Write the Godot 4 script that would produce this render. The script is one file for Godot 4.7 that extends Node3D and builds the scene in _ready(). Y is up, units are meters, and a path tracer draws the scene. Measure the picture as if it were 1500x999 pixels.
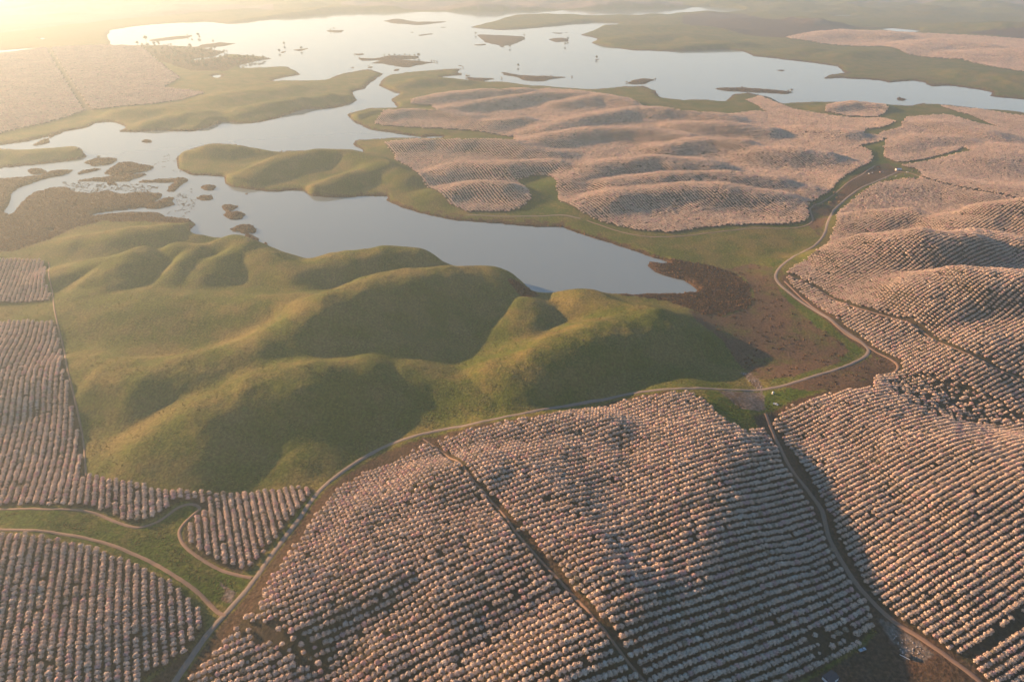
extends Node3D
# An aerial view of blossoming almond orchards, green hills and a branching reservoir.
# World: y up, lake level y = 0, the camera stands over x = z = 0 and looks towards -z.

const CAM_H := 430.0
const PITCH := 29.66
const FPX := 1000.0
const SUN_AZ := 62.0      # degrees left of the view
const SUN_EL := 12.0
const ROW_AZ := -25.5     # the orchard grid

# ------------------------------------------------------------------ the terrain raster
const Z0 := 225.0
const KR := 0.0055
const NR := 815
const NC := 640
var hgt := PackedFloat32Array()      # height of every raster point
var wx := PackedFloat32Array()
var wz := PackedFloat32Array()       # distance in front of the camera (= -z)
var zrow := PackedFloat32Array()
var wrow := PackedFloat32Array()
var land := PackedFloat32Array()
var shore := PackedFloat32Array()    # land share in a wider neighbourhood
var cover := PackedByteArray()       # what grows there
var orch := PackedByteArray()        # orchard block number
var clear := PackedByteArray()       # roads and tracks, kept free of trees

const GRASS := 0
const REED := 1
const TAN := 2
const SOIL := 3
const LUSH := 4
const PLOUGH := 5
const PINK := 6
const GRAVEL := 7
const BARE := 8

var rng := RandomNumberGenerator.new()
var taken := {}
var sp := sin(deg_to_rad(PITCH))
var cp := cos(deg_to_rad(PITCH))

func half_width(d: float) -> float:
	return 0.9 * (d + 170.0)

func ray(px: float, py: float) -> Vector3:
	var u := (px - 750.0) / FPX
	var v := (499.5 - py) / FPX
	return Vector3(u, v * cp - sp, -v * sp - cp)

func on_plane(px: float, py: float, h: float) -> Vector3:
	var d := ray(px, py)
	var t := (CAM_H - h) / maxf(-d.y, 0.004)
	return Vector3(0, CAM_H, 0) + d * t

func on_ground(px: float, py: float) -> Vector3:
	var d := ray(px, py)
	var o := Vector3(0, CAM_H, 0)
	var t0 := (CAM_H - 60.0) / maxf(-d.y, 0.004)
	var t1 := CAM_H / maxf(-d.y, 0.004)
	var prev := t0
	for i in 61:
		var t := lerpf(t0, t1, i / 60.0)
		var p := o + d * t
		if p.y <= height_at(p.x, p.z):
			for k in 8:
				var m := 0.5 * (prev + t)
				p = o + d * m
				if p.y <= height_at(p.x, p.z):
					t = m
				else:
					prev = m
			return o + d * t
		prev = t
	return o + d * t1

func to_pixel(p: Vector3) -> Vector2:
	var r := p - Vector3(0, CAM_H, 0)
	var depth := -r.y * sp - r.z * cp
	if depth < 1.0:
		return Vector2(-9999, -9999)
	return Vector2(750.0 + FPX * r.x / depth, 499.5 - FPX * (r.y * cp - r.z * sp) / depth)

func height_at(x: float, z: float) -> float:
	var d := clampf(-z, Z0 + 0.01, 19000.0)
	var fr := log(d / Z0) / KR
	var r := clampi(int(fr), 0, NR - 2)
	var a := clampf(fr - r, 0.0, 1.0)
	var fc := (x / half_width(d) + 1.0) * 0.5 * (NC - 1)
	var c := clampi(int(fc), 0, NC - 2)
	var b := clampf(fc - c, 0.0, 1.0)
	var i := r * NC + c
	return lerpf(lerpf(hgt[i], hgt[i + 1], b), lerpf(hgt[i + NC], hgt[i + NC + 1], b), a)

func cell_at(x: float, z: float) -> int:
	var d := -z
	if d < Z0 or d > 18900.0:
		return -1
	var r := int(log(d / Z0) / KR + 0.5)
	var c := int((x / half_width(d) + 1.0) * 0.5 * (NC - 1) + 0.5)
	if r < 0 or r >= NR or c < 0 or c >= NC:
		return -1
	return r * NC + c

func row_of(d: float) -> int:
	return clampi(int(log(maxf(d, Z0) / Z0) / KR), 0, NR - 1)

func poly_at(pixels: Array, h: float) -> PackedVector2Array:
	var out := PackedVector2Array()
	for i in range(0, pixels.size(), 2):
		var p := on_plane(pixels[i], pixels[i + 1], h)
		out.append(Vector2(p.x, -p.z))
	return out

func poly_on(pixels: Array) -> PackedVector2Array:
	var out := PackedVector2Array()
	for i in range(0, pixels.size(), 2):
		var p := on_ground(pixels[i], pixels[i + 1])
		out.append(Vector2(p.x, -p.z))
	return out

# calls back with every raster index inside a polygon
func cells_in(poly: PackedVector2Array) -> PackedInt32Array:
	var out := PackedInt32Array()
	var box := Rect2(poly[0], Vector2.ZERO)
	for p in poly:
		box = box.expand(p)
	for r in range(row_of(box.position.y), mini(row_of(box.end.y) + 2, NR)):
		var w := wrow[r]
		var c0 := clampi(int((box.position.x / w + 1.0) * 0.5 * (NC - 1)), 0, NC - 1)
		var c1 := clampi(int((box.end.x / w + 1.0) * 0.5 * (NC - 1)) + 1, 0, NC - 1)
		for c in range(c0, c1 + 1):
			var i := r * NC + c
			if Geometry2D.is_point_in_polygon(Vector2(wx[i], wz[i]), poly):
				out.append(i)
	return out

func fill_land(pixels: Array, value: float) -> void:
	for i in cells_in(poly_at(pixels, 0.0)):
		land[i] = value

func fill_cover(pixels: Array, value: int) -> void:
	for i in cells_in(poly_on(pixels)):
		cover[i] = value

func fill_orchard(pixels: Array, value: int) -> void:
	for i in cells_in(poly_on(pixels)):
		orch[i] = value

func islet(px: float, py: float, rx: float, ry: float) -> void:
	var q := []
	for k in 18:
		var a := TAU * k / 18.0
		var w := 1.0 + 0.12 * sin(a * 3.0 + px)
		q.append_array([px + rx * w * cos(a), py + ry * w * sin(a)])
	fill_land(q, 1.0)
	fill_cover_flat(q, REED)

func fill_cover_flat(pixels: Array, value: int) -> void:
	for i in cells_in(poly_at(pixels, 0.5)):
		cover[i] = value

func blur(a: PackedFloat32Array, passes: int) -> PackedFloat32Array:
	var src := a.duplicate()
	var dst := a.duplicate()
	for p in passes:
		for r in NR:
			var o := r * NC
			for c in range(1, NC - 1):
				dst[o + c] = (src[o + c - 1] + src[o + c] * 2.0 + src[o + c + 1]) * 0.25
		for r in range(1, NR - 1):
			var o := r * NC
			for c in NC:
				src[o + c] = (dst[o - NC + c] + dst[o + c] * 2.0 + dst[o + NC + c]) * 0.25
	return src

# ------------------------------------------------------------------ hills: crest lines given by pixel and height
var hill_scale := 1.0
var hill_wide := 1.0
var hill3 := PackedFloat32Array()
var warp_a := PackedFloat32Array()
var warp_b := PackedFloat32Array()

func ridge(pts: Array, width_: float) -> void:
	var width := width_ * hill_wide
	var p := PackedVector2Array()
	var hh := PackedFloat32Array()
	for i in range(0, pts.size(), 3):
		var q := on_plane(pts[i], pts[i + 1], pts[i + 2] * hill_scale)
		p.append(Vector2(q.x, -q.z))
		hh.append(pts[i + 2] * hill_scale)
	var box := Rect2(p[0], Vector2.ZERO)
	for q in p:
		box = box.expand(q)
	box = box.grow(width * 2.6 + 14.0)
	var n := p.size()
	var inv := 1.0 / (width * width)
	for r in range(row_of(box.position.y), mini(row_of(box.end.y) + 2, NR)):
		var w := wrow[r]
		var c0 := clampi(int((box.position.x / w + 1.0) * 0.5 * (NC - 1)), 0, NC - 1)
		var c1 := clampi(int((box.end.x / w + 1.0) * 0.5 * (NC - 1)) + 1, 0, NC - 1)
		for c in range(c0, c1 + 1):
			var i := r * NC + c
			var q := Vector2(wx[i] + warp_a[i], wz[i] + warp_b[i])
			var best := 0.0
			if n == 1:
				best = hh[0] * exp(-pow(q.distance_squared_to(p[0]) * inv, 1.25))
			for k in n - 1:
				var a := p[k]
				var ab := p[k + 1] - a
				var t := clampf((q - a).dot(ab) / ab.length_squared(), 0.0, 1.0)
				var v := lerpf(hh[k], hh[k + 1], t) * exp(-pow(q.distance_squared_to(a + ab * t) * inv, 1.25))
				if v > best:
					best = v
			if best > 0.05:
				hill3[i] += best * best * best

# ------------------------------------------------------------------ roads
func smooth_line(pixels: Array, step: float) -> PackedVector3Array:
	var raw := PackedVector3Array()
	for i in range(0, pixels.size(), 2):
		raw.append(on_ground(pixels[i], pixels[i + 1]))
	var cv := Curve3D.new()
	for i in raw.size():
		var a := raw[maxi(i - 1, 0)]
		var b := raw[mini(i + 1, raw.size() - 1)]
		var t := (b - a)
		t.y = 0.0
		var l := t.length()
		t = t / maxf(l, 0.01)
		var lin := raw[i].distance_to(a) * 0.33
		var lout := raw[i].distance_to(b) * 0.33
		cv.add_point(raw[i], -t * lin, t * lout)
	cv.bake_interval = step
	return cv.get_baked_points()

func keep_clear(line: PackedVector3Array, reach: float) -> void:
	for k in range(0, line.size()):
		var q := line[k]
		var d := -q.z
		var r0 := row_of(d - reach)
		var r1 := mini(row_of(d + reach) + 1, NR - 1)
		for r in range(r0, r1 + 1):
			var w := wrow[r]
			var c0 := clampi(int(((q.x - reach) / w + 1.0) * 0.5 * (NC - 1)), 0, NC - 1)
			var c1 := clampi(int(((q.x + reach) / w + 1.0) * 0.5 * (NC - 1)) + 1, 0, NC - 1)
			for c in range(c0, c1 + 1):
				var i := r * NC + c
				var dx := wx[i] - q.x
				var dz := wz[i] - d
				if dx * dx + dz * dz < reach * reach:
					clear[i] = 1

func road(called: String, pixels: Array, width: float, free: float, mat: Material, lift: float, label: String) -> void:
	var line := smooth_line(pixels, 3.0)
	keep_clear(line, free)
	roads_todo.append([called, line, width, mat, lift, label])

var roads_todo := []

func lay_road(called: String, line: PackedVector3Array, width: float, mat: Material, lift: float, label: String) -> void:
	var st := SurfaceTool.new()
	st.begin(Mesh.PRIMITIVE_TRIANGLES)
	var n := line.size()
	var across := 5
	var nz := FastNoiseLite.new()
	nz.frequency = 0.05
	for i in n:
		var t := line[mini(i + 1, n - 1)] - line[maxi(i - 1, 0)]
		t.y = 0.0
		t = t.normalized()
		var side := Vector3(-t.z, 0, t.x)
		for k in across:
			var f := (k / (across - 1.0) - 0.5)
			var edge := 1.0 + 0.22 * nz.get_noise_2d(i * 3.0, k * 500.0)
			var p := line[i] + side * f * width * edge
			var crown := 0.0 if (k == 0 or k == across - 1) else 0.12
			p.y = height_at(p.x, p.z) + lift + crown
			if k == 0 or k == across - 1:
				p.y -= 0.25
			st.set_uv(Vector2(f * width * 0.1, i * 0.3))
			st.add_vertex(p)
	for i in n - 1:
		for k in across - 1:
			var a := i * across + k
			for j in [a, a + across, a + 1, a + 1, a + across, a + across + 1]:
				st.add_index(j)
	st.generate_normals()
	var o := MeshInstance3D.new()
	o.name = numbered(called)
	o.mesh = st.commit()
	o.material_override = mat
	add_child(o, true)
	o.set_meta("kind", "structure")
	o.set_meta("label", label)
	o.set_meta("category", "road")

# ------------------------------------------------------------------ naming
func numbered(called: String) -> String:
	if not taken.has(called):
		taken[called] = 0
		return called
	taken[called] += 1
	return "%s_%03d" % [called, taken[called]]

func tag(o: Node, label: String, category: String, group := "", kind := "") -> void:
	o.set_meta("label", label)
	o.set_meta("category", category)
	if group != "":
		o.set_meta("group", group)
	if kind != "":
		o.set_meta("kind", kind)

func thing(called: String, at: Vector3, turn: float, label: String, category: String, group := "") -> Node3D:
	var o := Node3D.new()
	o.name = numbered(called)
	add_child(o)
	o.position = at
	o.rotation.y = turn
	tag(o, label, category, group)
	return o

func part(called: String, m: Mesh, mat: Material, parent: Node) -> MeshInstance3D:
	var o := MeshInstance3D.new()
	o.name = called
	o.mesh = m
	if mat != null:
		o.material_override = mat
	parent.add_child(o, true)
	return o

# ------------------------------------------------------------------ materials
func lin(r: float, g: float, b: float) -> Color:
	return Color(r, g, b).linear_to_srgb()

func noise_tex(size: int, freq: float, octaves: int, seed_: int, lo: Color, hi: Color, kind := FastNoiseLite.TYPE_SIMPLEX_SMOOTH) -> ImageTexture:
	var n := FastNoiseLite.new()
	n.noise_type = kind
	n.seed = seed_
	n.frequency = freq
	n.fractal_octaves = octaves
	n.fractal_gain = 0.62
	var src := n.get_seamless_image(size, size, false, false, 0.15, true)
	var img := Image.create(size, size, false, Image.FORMAT_RGB8)
	for y in size:
		for x in size:
			img.set_pixel(x, y, lo.lerp(hi, src.get_pixel(x, y).r))
	return ImageTexture.create_from_image(img)

func plain(c: Color, rough := 0.9) -> StandardMaterial3D:
	var m := StandardMaterial3D.new()
	m.albedo_color = c
	m.roughness = rough
	m.metallic_specular = 0.2
	return m

# ------------------------------------------------------------------ plants
func tube(st: SurfaceTool, a: Vector3, b: Vector3, ra: float, rb: float, sides := 5) -> void:
	var d := (b - a).normalized()
	var u := d.cross(Vector3(0.3, 0.1, 1.0)).normalized()
	var v := d.cross(u)
	for k in sides:
		var a0 := TAU * k / sides
		var a1 := TAU * (k + 1) / sides
		var n0 := u * cos(a0) + v * sin(a0)
		var n1 := u * cos(a1) + v * sin(a1)
		for q in [[a + n0 * ra, n0], [b + n0 * rb, n0], [a + n1 * ra, n1], [a + n1 * ra, n1], [b + n0 * rb, n0], [b + n1 * rb, n1]]:
			st.set_normal(q[1])
			st.add_vertex(q[0])

# trunk and spreading limbs of a vase-shaped orchard tree
func trunk_mesh(seed_: int, hh: float, spread: float, into: ArrayMesh = null) -> ArrayMesh:
	var r := RandomNumberGenerator.new()
	r.seed = seed_
	var st := SurfaceTool.new()
	st.begin(Mesh.PRIMITIVE_TRIANGLES)
	var top := Vector3(r.randf_range(-0.1, 0.1), hh * 0.22, r.randf_range(-0.1, 0.1))
	tube(st, Vector3(0, -0.4, 0), top, 0.20, 0.15, 6)
	for k in 5:
		var a := TAU * (k + r.randf() * 0.5) / 5.0
		var e := top + Vector3(cos(a) * spread * 0.45, hh * r.randf_range(0.28, 0.4), sin(a) * spread * 0.45)
		tube(st, top, e, 0.11, 0.07, 4)
		for j in 2:
			var b := a + r.randf_range(-0.8, 0.8)
			tube(st, e, e + Vector3(cos(b) * spread * 0.4, hh * r.randf_range(0.15, 0.34), sin(b) * spread * 0.4), 0.06, 0.02, 3)
	return st.commit(into)

# a crown of many small blossom or leaf clumps spread through a lobed volume
func crown_mesh(seed_: int, count: int, rad: float, low: float, high: float, bit: float, into: ArrayMesh = null) -> ArrayMesh:
	var r := RandomNumberGenerator.new()
	r.seed = seed_
	var st := SurfaceTool.new()
	st.begin(Mesh.PRIMITIVE_TRIANGLES)
	var lobes := []
	var mid := 0.5 * (low + high)
	for k in 9:
		var a := TAU * (k + r.randf() * 0.7) / 9.0 * 2.0
		var ring := rad * (0.52 if k < 6 else 0.2)
		lobes.append([Vector3(cos(a) * ring, mid + (high - low) * (r.randf_range(-0.2, 0.12) if k < 6 else r.randf_range(0.05, 0.24)), sin(a) * ring), rad * r.randf_range(0.42, 0.56)])
	for i in count:
		var lb: Array = lobes[i % lobes.size()]
		var dir := Vector3(r.randfn(), r.randfn(), r.randfn()).normalized()
		var p: Vector3 = lb[0] + dir * lb[1] * pow(r.randf(), 0.28) * Vector3(1, 0.85, 1)
		var outward := ((p - Vector3(0, mid - 0.4, 0)).normalized() * 0.8 + dir * 0.6).normalized()
		var f := Vector3(r.randfn(), r.randfn(), r.randfn()).normalized()
		var n := (outward * 0.75 + f).normalized()
		var u := n.cross(Vector3(r.randfn(), r.randfn(), r.randfn())).normalized()
		var v := n.cross(u)
		var s := bit * r.randf_range(0.7, 1.35)
		var sh := (outward + n * 0.7).normalized()
		var q := [p + u * s, p + v * s * 0.8, p - u * s * 0.9, p - v * s]
		for j in [0, 2, 1, 0, 3, 2]:
			st.set_normal(sh)
			st.add_vertex(q[j])
	return st.commit(into)

func tuft_mesh(seed_: int, count: int, rad: float, high: float) -> ArrayMesh:
	var r := RandomNumberGenerator.new()
	r.seed = seed_
	var st := SurfaceTool.new()
	st.begin(Mesh.PRIMITIVE_TRIANGLES)
	for i in count:
		var a := r.randf() * TAU
		var p := Vector3(cos(a), 0, sin(a)) * rad * sqrt(r.randf())
		var lean := Vector3(r.randfn(), 0, r.randfn()) * high * 0.28
		var t := p + lean + Vector3(0, high * r.randf_range(0.55, 1.1), 0)
		var s := Vector3(r.randfn(), 0, r.randfn()).normalized() * rad * 0.22
		for q in [p - s, t, p + s]:
			st.set_normal((Vector3.UP + lean.normalized() * 0.6).normalized())
			st.add_vertex(q)
	return st.commit()

func scatter(called: String, parent: Node, m: Mesh, mat: Material, where: Array, tints: PackedColorArray) -> MultiMeshInstance3D:
	var mm := MultiMesh.new()
	mm.transform_format = MultiMesh.TRANSFORM_3D
	mm.use_colors = true
	mm.mesh = m
	var buf := PackedFloat32Array()
	buf.resize(where.size() * 16)
	for i in where.size():
		var t: Transform3D = where[i]
		var c := tints[i]
		var k := i * 16
		buf[k] = t.basis.x.x; buf[k + 1] = t.basis.y.x; buf[k + 2] = t.basis.z.x; buf[k + 3] = t.origin.x
		buf[k + 4] = t.basis.x.y; buf[k + 5] = t.basis.y.y; buf[k + 6] = t.basis.z.y; buf[k + 7] = t.origin.y
		buf[k + 8] = t.basis.x.z; buf[k + 9] = t.basis.y.z; buf[k + 10] = t.basis.z.z; buf[k + 11] = t.origin.z
		buf[k + 12] = c.r; buf[k + 13] = c.g; buf[k + 14] = c.b; buf[k + 15] = 1.0
	mm.instance_count = where.size()
	mm.buffer = buf
	var o := MultiMeshInstance3D.new()
	o.name = called
	o.multimesh = mm
	if mat != null:
		o.material_override = mat
	o.set_meta("kind", "stuff")
	parent.add_child(o, true)
	return o

# ------------------------------------------------------------------ outlines read from the photograph (pixels of 1500 x 999)
const NEAR_LAKE := [-80,219, 0,213, 40,207, 93,194, 70,204, 73,209, 60,212, 33,217, 45,212, 60,205, 93,193, 127,187, 140,180, 163,178, 176,182, 185,187, 168,194, 190,194, 230,191, 280,193, 300,188, 327,178, 352,181, 377,180, 407,173, 447,159, 472,160, 500,157, 523,147, 519,140, 516,134, 534,130, 543,121, 553,113, 566,107, 576,107, 560,116, 554,126, 570,132, 585,137, 573,146, 580,156, 590,159, 543,158, 507,167, 520,180, 543,190, 583,196, 617,201, 663,199, 640,203, 567,203, 520,206, 515,211, 537,223, 500,224,
	473,221, 430,222, 393,223, 367,217, 353,213, 310,210, 283,217, 260,229, 258,238, 260,248, 277,256, 330,259, 328,268, 340,274, 393,281, 445,279, 450,285, 457,288, 500,289, 572,287, 563,293, 583,302, 617,313, 667,323, 733,328, 777,332, 823,333, 860,346, 900,358, 933,369, 958,378, 978,383, 984,387, 965,386, 953,383, 948,390, 958,398, 973,404, 1000,410, 1012,418, 1027,427, 985,431, 930,432, 890,431, 783,431, 768,422, 752,411, 740,406, 700,399, 673,397, 650,388, 633,380, 600,376, 560,378, 500,380, 463,382, 437,378, 417,373, 397,366, 365,357, 333,350, 287,348, 275,337, 287,329, 277,321, 240,318, 234,312, 200,311, 160,313, 127,318, 140,312, 165,309, 200,306, 220,298, 237,288, 237,283, 205,281, 175,285, 160,279, 132,284, 107,280, 97,273, 70,276, 50,281, 37,290, 27,301, 17,315, 3,312, 13,300, 15,284, 33,273, 60,264, 75,260, 100,255, 110,248, 80,250, 55,258, 0,262, -80,266]
const UPPER_LAKE := [562,108, 540,101, 500,108, 480,116, 460,118, 417,118, 393,119, 417,113, 440,109, 433,104, 420,97, 380,99, 350,100, 350,95, 372,90, 390,87, 400,86, 378,82, 350,80, 333,79, 325,83, 290,88, 270,91, 285,86, 315,82, 330,76, 310,72, 270,68, 235,66, 205,66, 163,67, 157,53, 160,44, 200,38, 233,35, 300,31, 333,35, 360,32, 400,27, 450,23, 500,17, 667,17, 833,15, 1000,12, 1040,9, 1093,14, 1050,20, 960,21, 893,23, 793,22, 743,27, 710,34, 688,40, 733,44, 770,42, 800,39, 867,32, 910,34, 880,41, 850,51, 877,57, 865,63, 900,70, 927,74, 1000,75, 1067,72, 1090,75, 1103,82, 1140,86, 1190,92, 1227,97, 1238,107, 1218,109, 1203,116, 1230,114, 1260,116, 1290,117, 1303,121, 1340,118, 1353,120, 1367,127, 1390,125, 1430,130, 1457,136, 1450,141, 1500,146, 1600,160, 1600,180, 1500,165, 1480,162, 1440,160, 1393,154, 1350,152, 1333,155, 1300,153, 1253,150, 1190,149, 1143,152, 1133,144, 1097,136, 1073,139, 1063,149, 1033,146, 1000,147, 967,143, 960,133, 943,126, 913,127, 880,130, 860,131, 800,126, 773,125, 740,120, 700,120, 640,117, 650,112, 676,110, 671,105, 680,100, 655,101, 620,104, 593,106, 580,109]
const ISLANDS := [[536,98, 548,97, 548,99, 537,100], [507,99, 522,98, 521,100, 508,100], [574,103, 583,100, 588,102, 580,105], [517,79, 535,78, 531,81, 523,82], [667,96, 678,95, 676,97], [1130,103, 1152,102, 1150,104], [955,86, 968,85, 966,87], [640,40, 655,39, 652,41], [720,60, 735,70, 742,70, 738,68],
	[523,84, 545,86, 560,84, 565,82, 613,82, 614,86, 580,87, 605,89, 640,91, 607,96, 600,99, 580,97, 560,93, 540,93, 555,90, 560,88, 530,89],
	[733,105, 745,107, 760,110, 807,112, 840,113, 805,116, 800,119, 767,118, 755,112, 740,110], [682,113, 697,114, 735,115, 705,119, 690,119],
	[697,50, 720,51, 767,53, 770,57, 750,66, 735,67, 710,62], [803,57, 818,55, 833,56, 833,61, 813,62], [557,30, 587,29, 610,32, 660,31, 640,34, 613,37, 580,34],
	[613,51, 633,48, 634,50, 615,53], [692,65, 712,64, 710,67, 694,67], [1043,130, 1060,128, 1090,129, 1130,131, 1160,134, 1155,138, 1120,136, 1060,133], [1310,144, 1320,143, 1333,146, 1320,148],
	[917,122, 925,118, 940,115, 961,116, 950,121, 945,124, 930,124], [478,44, 505,44, 500,48, 480,47], [408,76, 425,73, 415,79], [425,73, 455,70, 440,75], [866,87, 887,86, 875,88], [805,48, 837,47, 820,50],
	[216,58, 255,53, 285,51, 270,57, 235,60, 220,61], [290,66, 320,62, 347,63, 325,68, 300,70], [255,71, 300,67, 305,69, 270,73], [600,47, 605,46, 608,48, 602,49]]
const REED_ISLANDS := [[150,254, 162,246, 173,239, 193,237, 205,242, 227,243, 222,249, 180,256, 160,257], [120,238, 132,234, 143,231, 173,232, 172,236, 160,241, 133,244], [108,257, 122,249, 147,245, 150,248, 130,253],
	[97,266, 140,260, 160,259, 190,256, 217,254, 213,258, 195,262, 187,267, 157,266, 120,266], [195,267, 213,263, 240,262, 273,260, 276,266, 262,274, 254,283, 243,281, 247,273, 257,267, 240,268, 215,269], [203,305, 227,297, 247,288, 257,290, 252,296, 258,300, 233,306],
	[150,269, 172,268, 170,272, 155,272]]
const PONDS := [[70,339, 75,336, 80,337, 79,340, 74,341], [1290,43, 1305,41, 1350,44, 1345,47, 1325,47], [1220,22, 1248,21, 1248,23, 1222,24], [-60,72, 0,74, 50,70, 52,72, 10,78, -60,84], [1475,3, 1530,3, 1530,5, 1480,5], [58,55, 65,55, 64,58, 58,58], [311,111, 320,109, 324,112, 318,115, 312,114], [405,3, 430,1, 425,4]]
const MARSH := [-200,262, 0,262, 60,256, 110,247, 150,246, 275,262, 275,285, 260,305, 285,325, 270,331, 200,327, 150,326, 110,336, 70,355, 20,372, -200,380]
const BLOCKS := {
	1: [632,651, 600,664, 540,692, 495,718, 470,747, 430,805, 385,870, 372,900, 355,908, 338,930, 310,965, 270,1003, 230,1060, 990,1060, 945,999, 862,890, 790,810, 720,735, 680,690],
	2: [640,649, 700,629, 800,611, 900,594, 985,577, 1012,576, 1040,597, 1070,622, 1095,634, 1117,628, 1126,640, 1145,680, 1172,720, 1198,760, 1212,800, 1238,845, 1278,898, 1276,925, 1258,945, 1170,999, 1110,1060, 990,1060, 945,995, 870,893, 790,803, 720,730, 680,685],
	3: [1377,155, 1430,160, 1500,170, 1750,200, 1900,300, 2100,600, 2100,1100, 1530,1100, 1470,1020, 1425,975, 1410,965, 1350,928, 1300,896, 1265,854, 1238,804, 1214,752, 1186,702, 1160,662, 1132,622, 1143,606, 1165,594, 1210,581, 1280,568, 1283,550, 1318,537, 1280,508, 1230,476, 1180,436, 1155,412, 1153,400, 1172,387, 1207,362, 1222,338, 1230,310, 1250,293, 1268,279, 1290,268, 1330,262, 1345,264, 1352,258, 1345,248, 1320,243, 1338,240, 1425,222, 1412,216, 1400,222, 1340,236, 1312,238, 1297,231, 1295,215, 1300,204, 1287,196, 1320,186, 1324,178, 1330,172, 1383,168, 1400,171, 1433,181, 1467,187, 1440,176, 1420,168, 1400,163],
	4: [-300,470, 83,471, 88,490, 100,550, 112,600, 120,650, 124,694, 135,698, 170,705, 240,719, 320,723, 400,719, 455,713, 462,718, 425,762, 395,800, 365,836, 348,840, 320,828, 290,813, 271,795, 268,778, 285,757, 299,746, 280,735, 256,735, 236,752, 205,766, 180,762, 160,749, 120,743, 0,742, -300,740],
	5: [-300,778, 0,781, 60,787, 130,803, 200,828, 240,848, 272,875, 296,903, 298,925, 275,952, 240,977, 205,996, 150,1060, -300,1060],
	6: [-300,380, 60,381, 66,395, 71,425, 75,441, -300,442],
	7: [547,181, 556,170, 567,161, 620,161, 640,163, 633,155, 603,152, 600,147, 660,134, 683,133, 733,132, 800,130, 850,133, 900,140, 933,150, 967,157, 1000,163, 1030,165, 1110,163, 1125,165, 1105,152, 1093,147, 1113,141, 1140,152, 1160,160, 1200,167, 1247,173, 1290,173, 1312,178, 1300,185, 1268,190, 1264,196, 1292,198, 1296,206, 1258,214, 1276,222, 1279,232, 1270,242, 1242,256, 1212,284, 1183,296, 1188,312, 1185,322, 1165,328, 1110,329, 1040,333, 980,341, 930,337, 880,325, 850,310, 835,301, 820,296, 815,266, 808,258, 780,258, 757,263, 774,280, 778,290, 765,305, 740,311, 685,311, 660,300, 632,277, 622,270, 600,245, 580,235, 577,225, 562,210, 600,205, 660,205, 700,205, 760,207, 752,201, 700,192, 650,189, 600,187, 560,184],
	8: [1212,155, 1230,151, 1260,150, 1295,153, 1301,162, 1285,171, 1247,171, 1210,163],
	9: [-300,250, -300,88, 0,78, 60,70, 150,66, 205,68, 262,115, 238,128, 300,136, 270,146, 220,153, 170,157, 125,162, 70,180, 0,196],
	10: [1153,55, 1180,49, 1233,43, 1290,45, 1350,49, 1417,52, 1500,58, 1900,85, 1900,150, 1500,105, 1450,97, 1410,87, 1367,85, 1333,80, 1293,68, 1233,67, 1160,57]}
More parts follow.
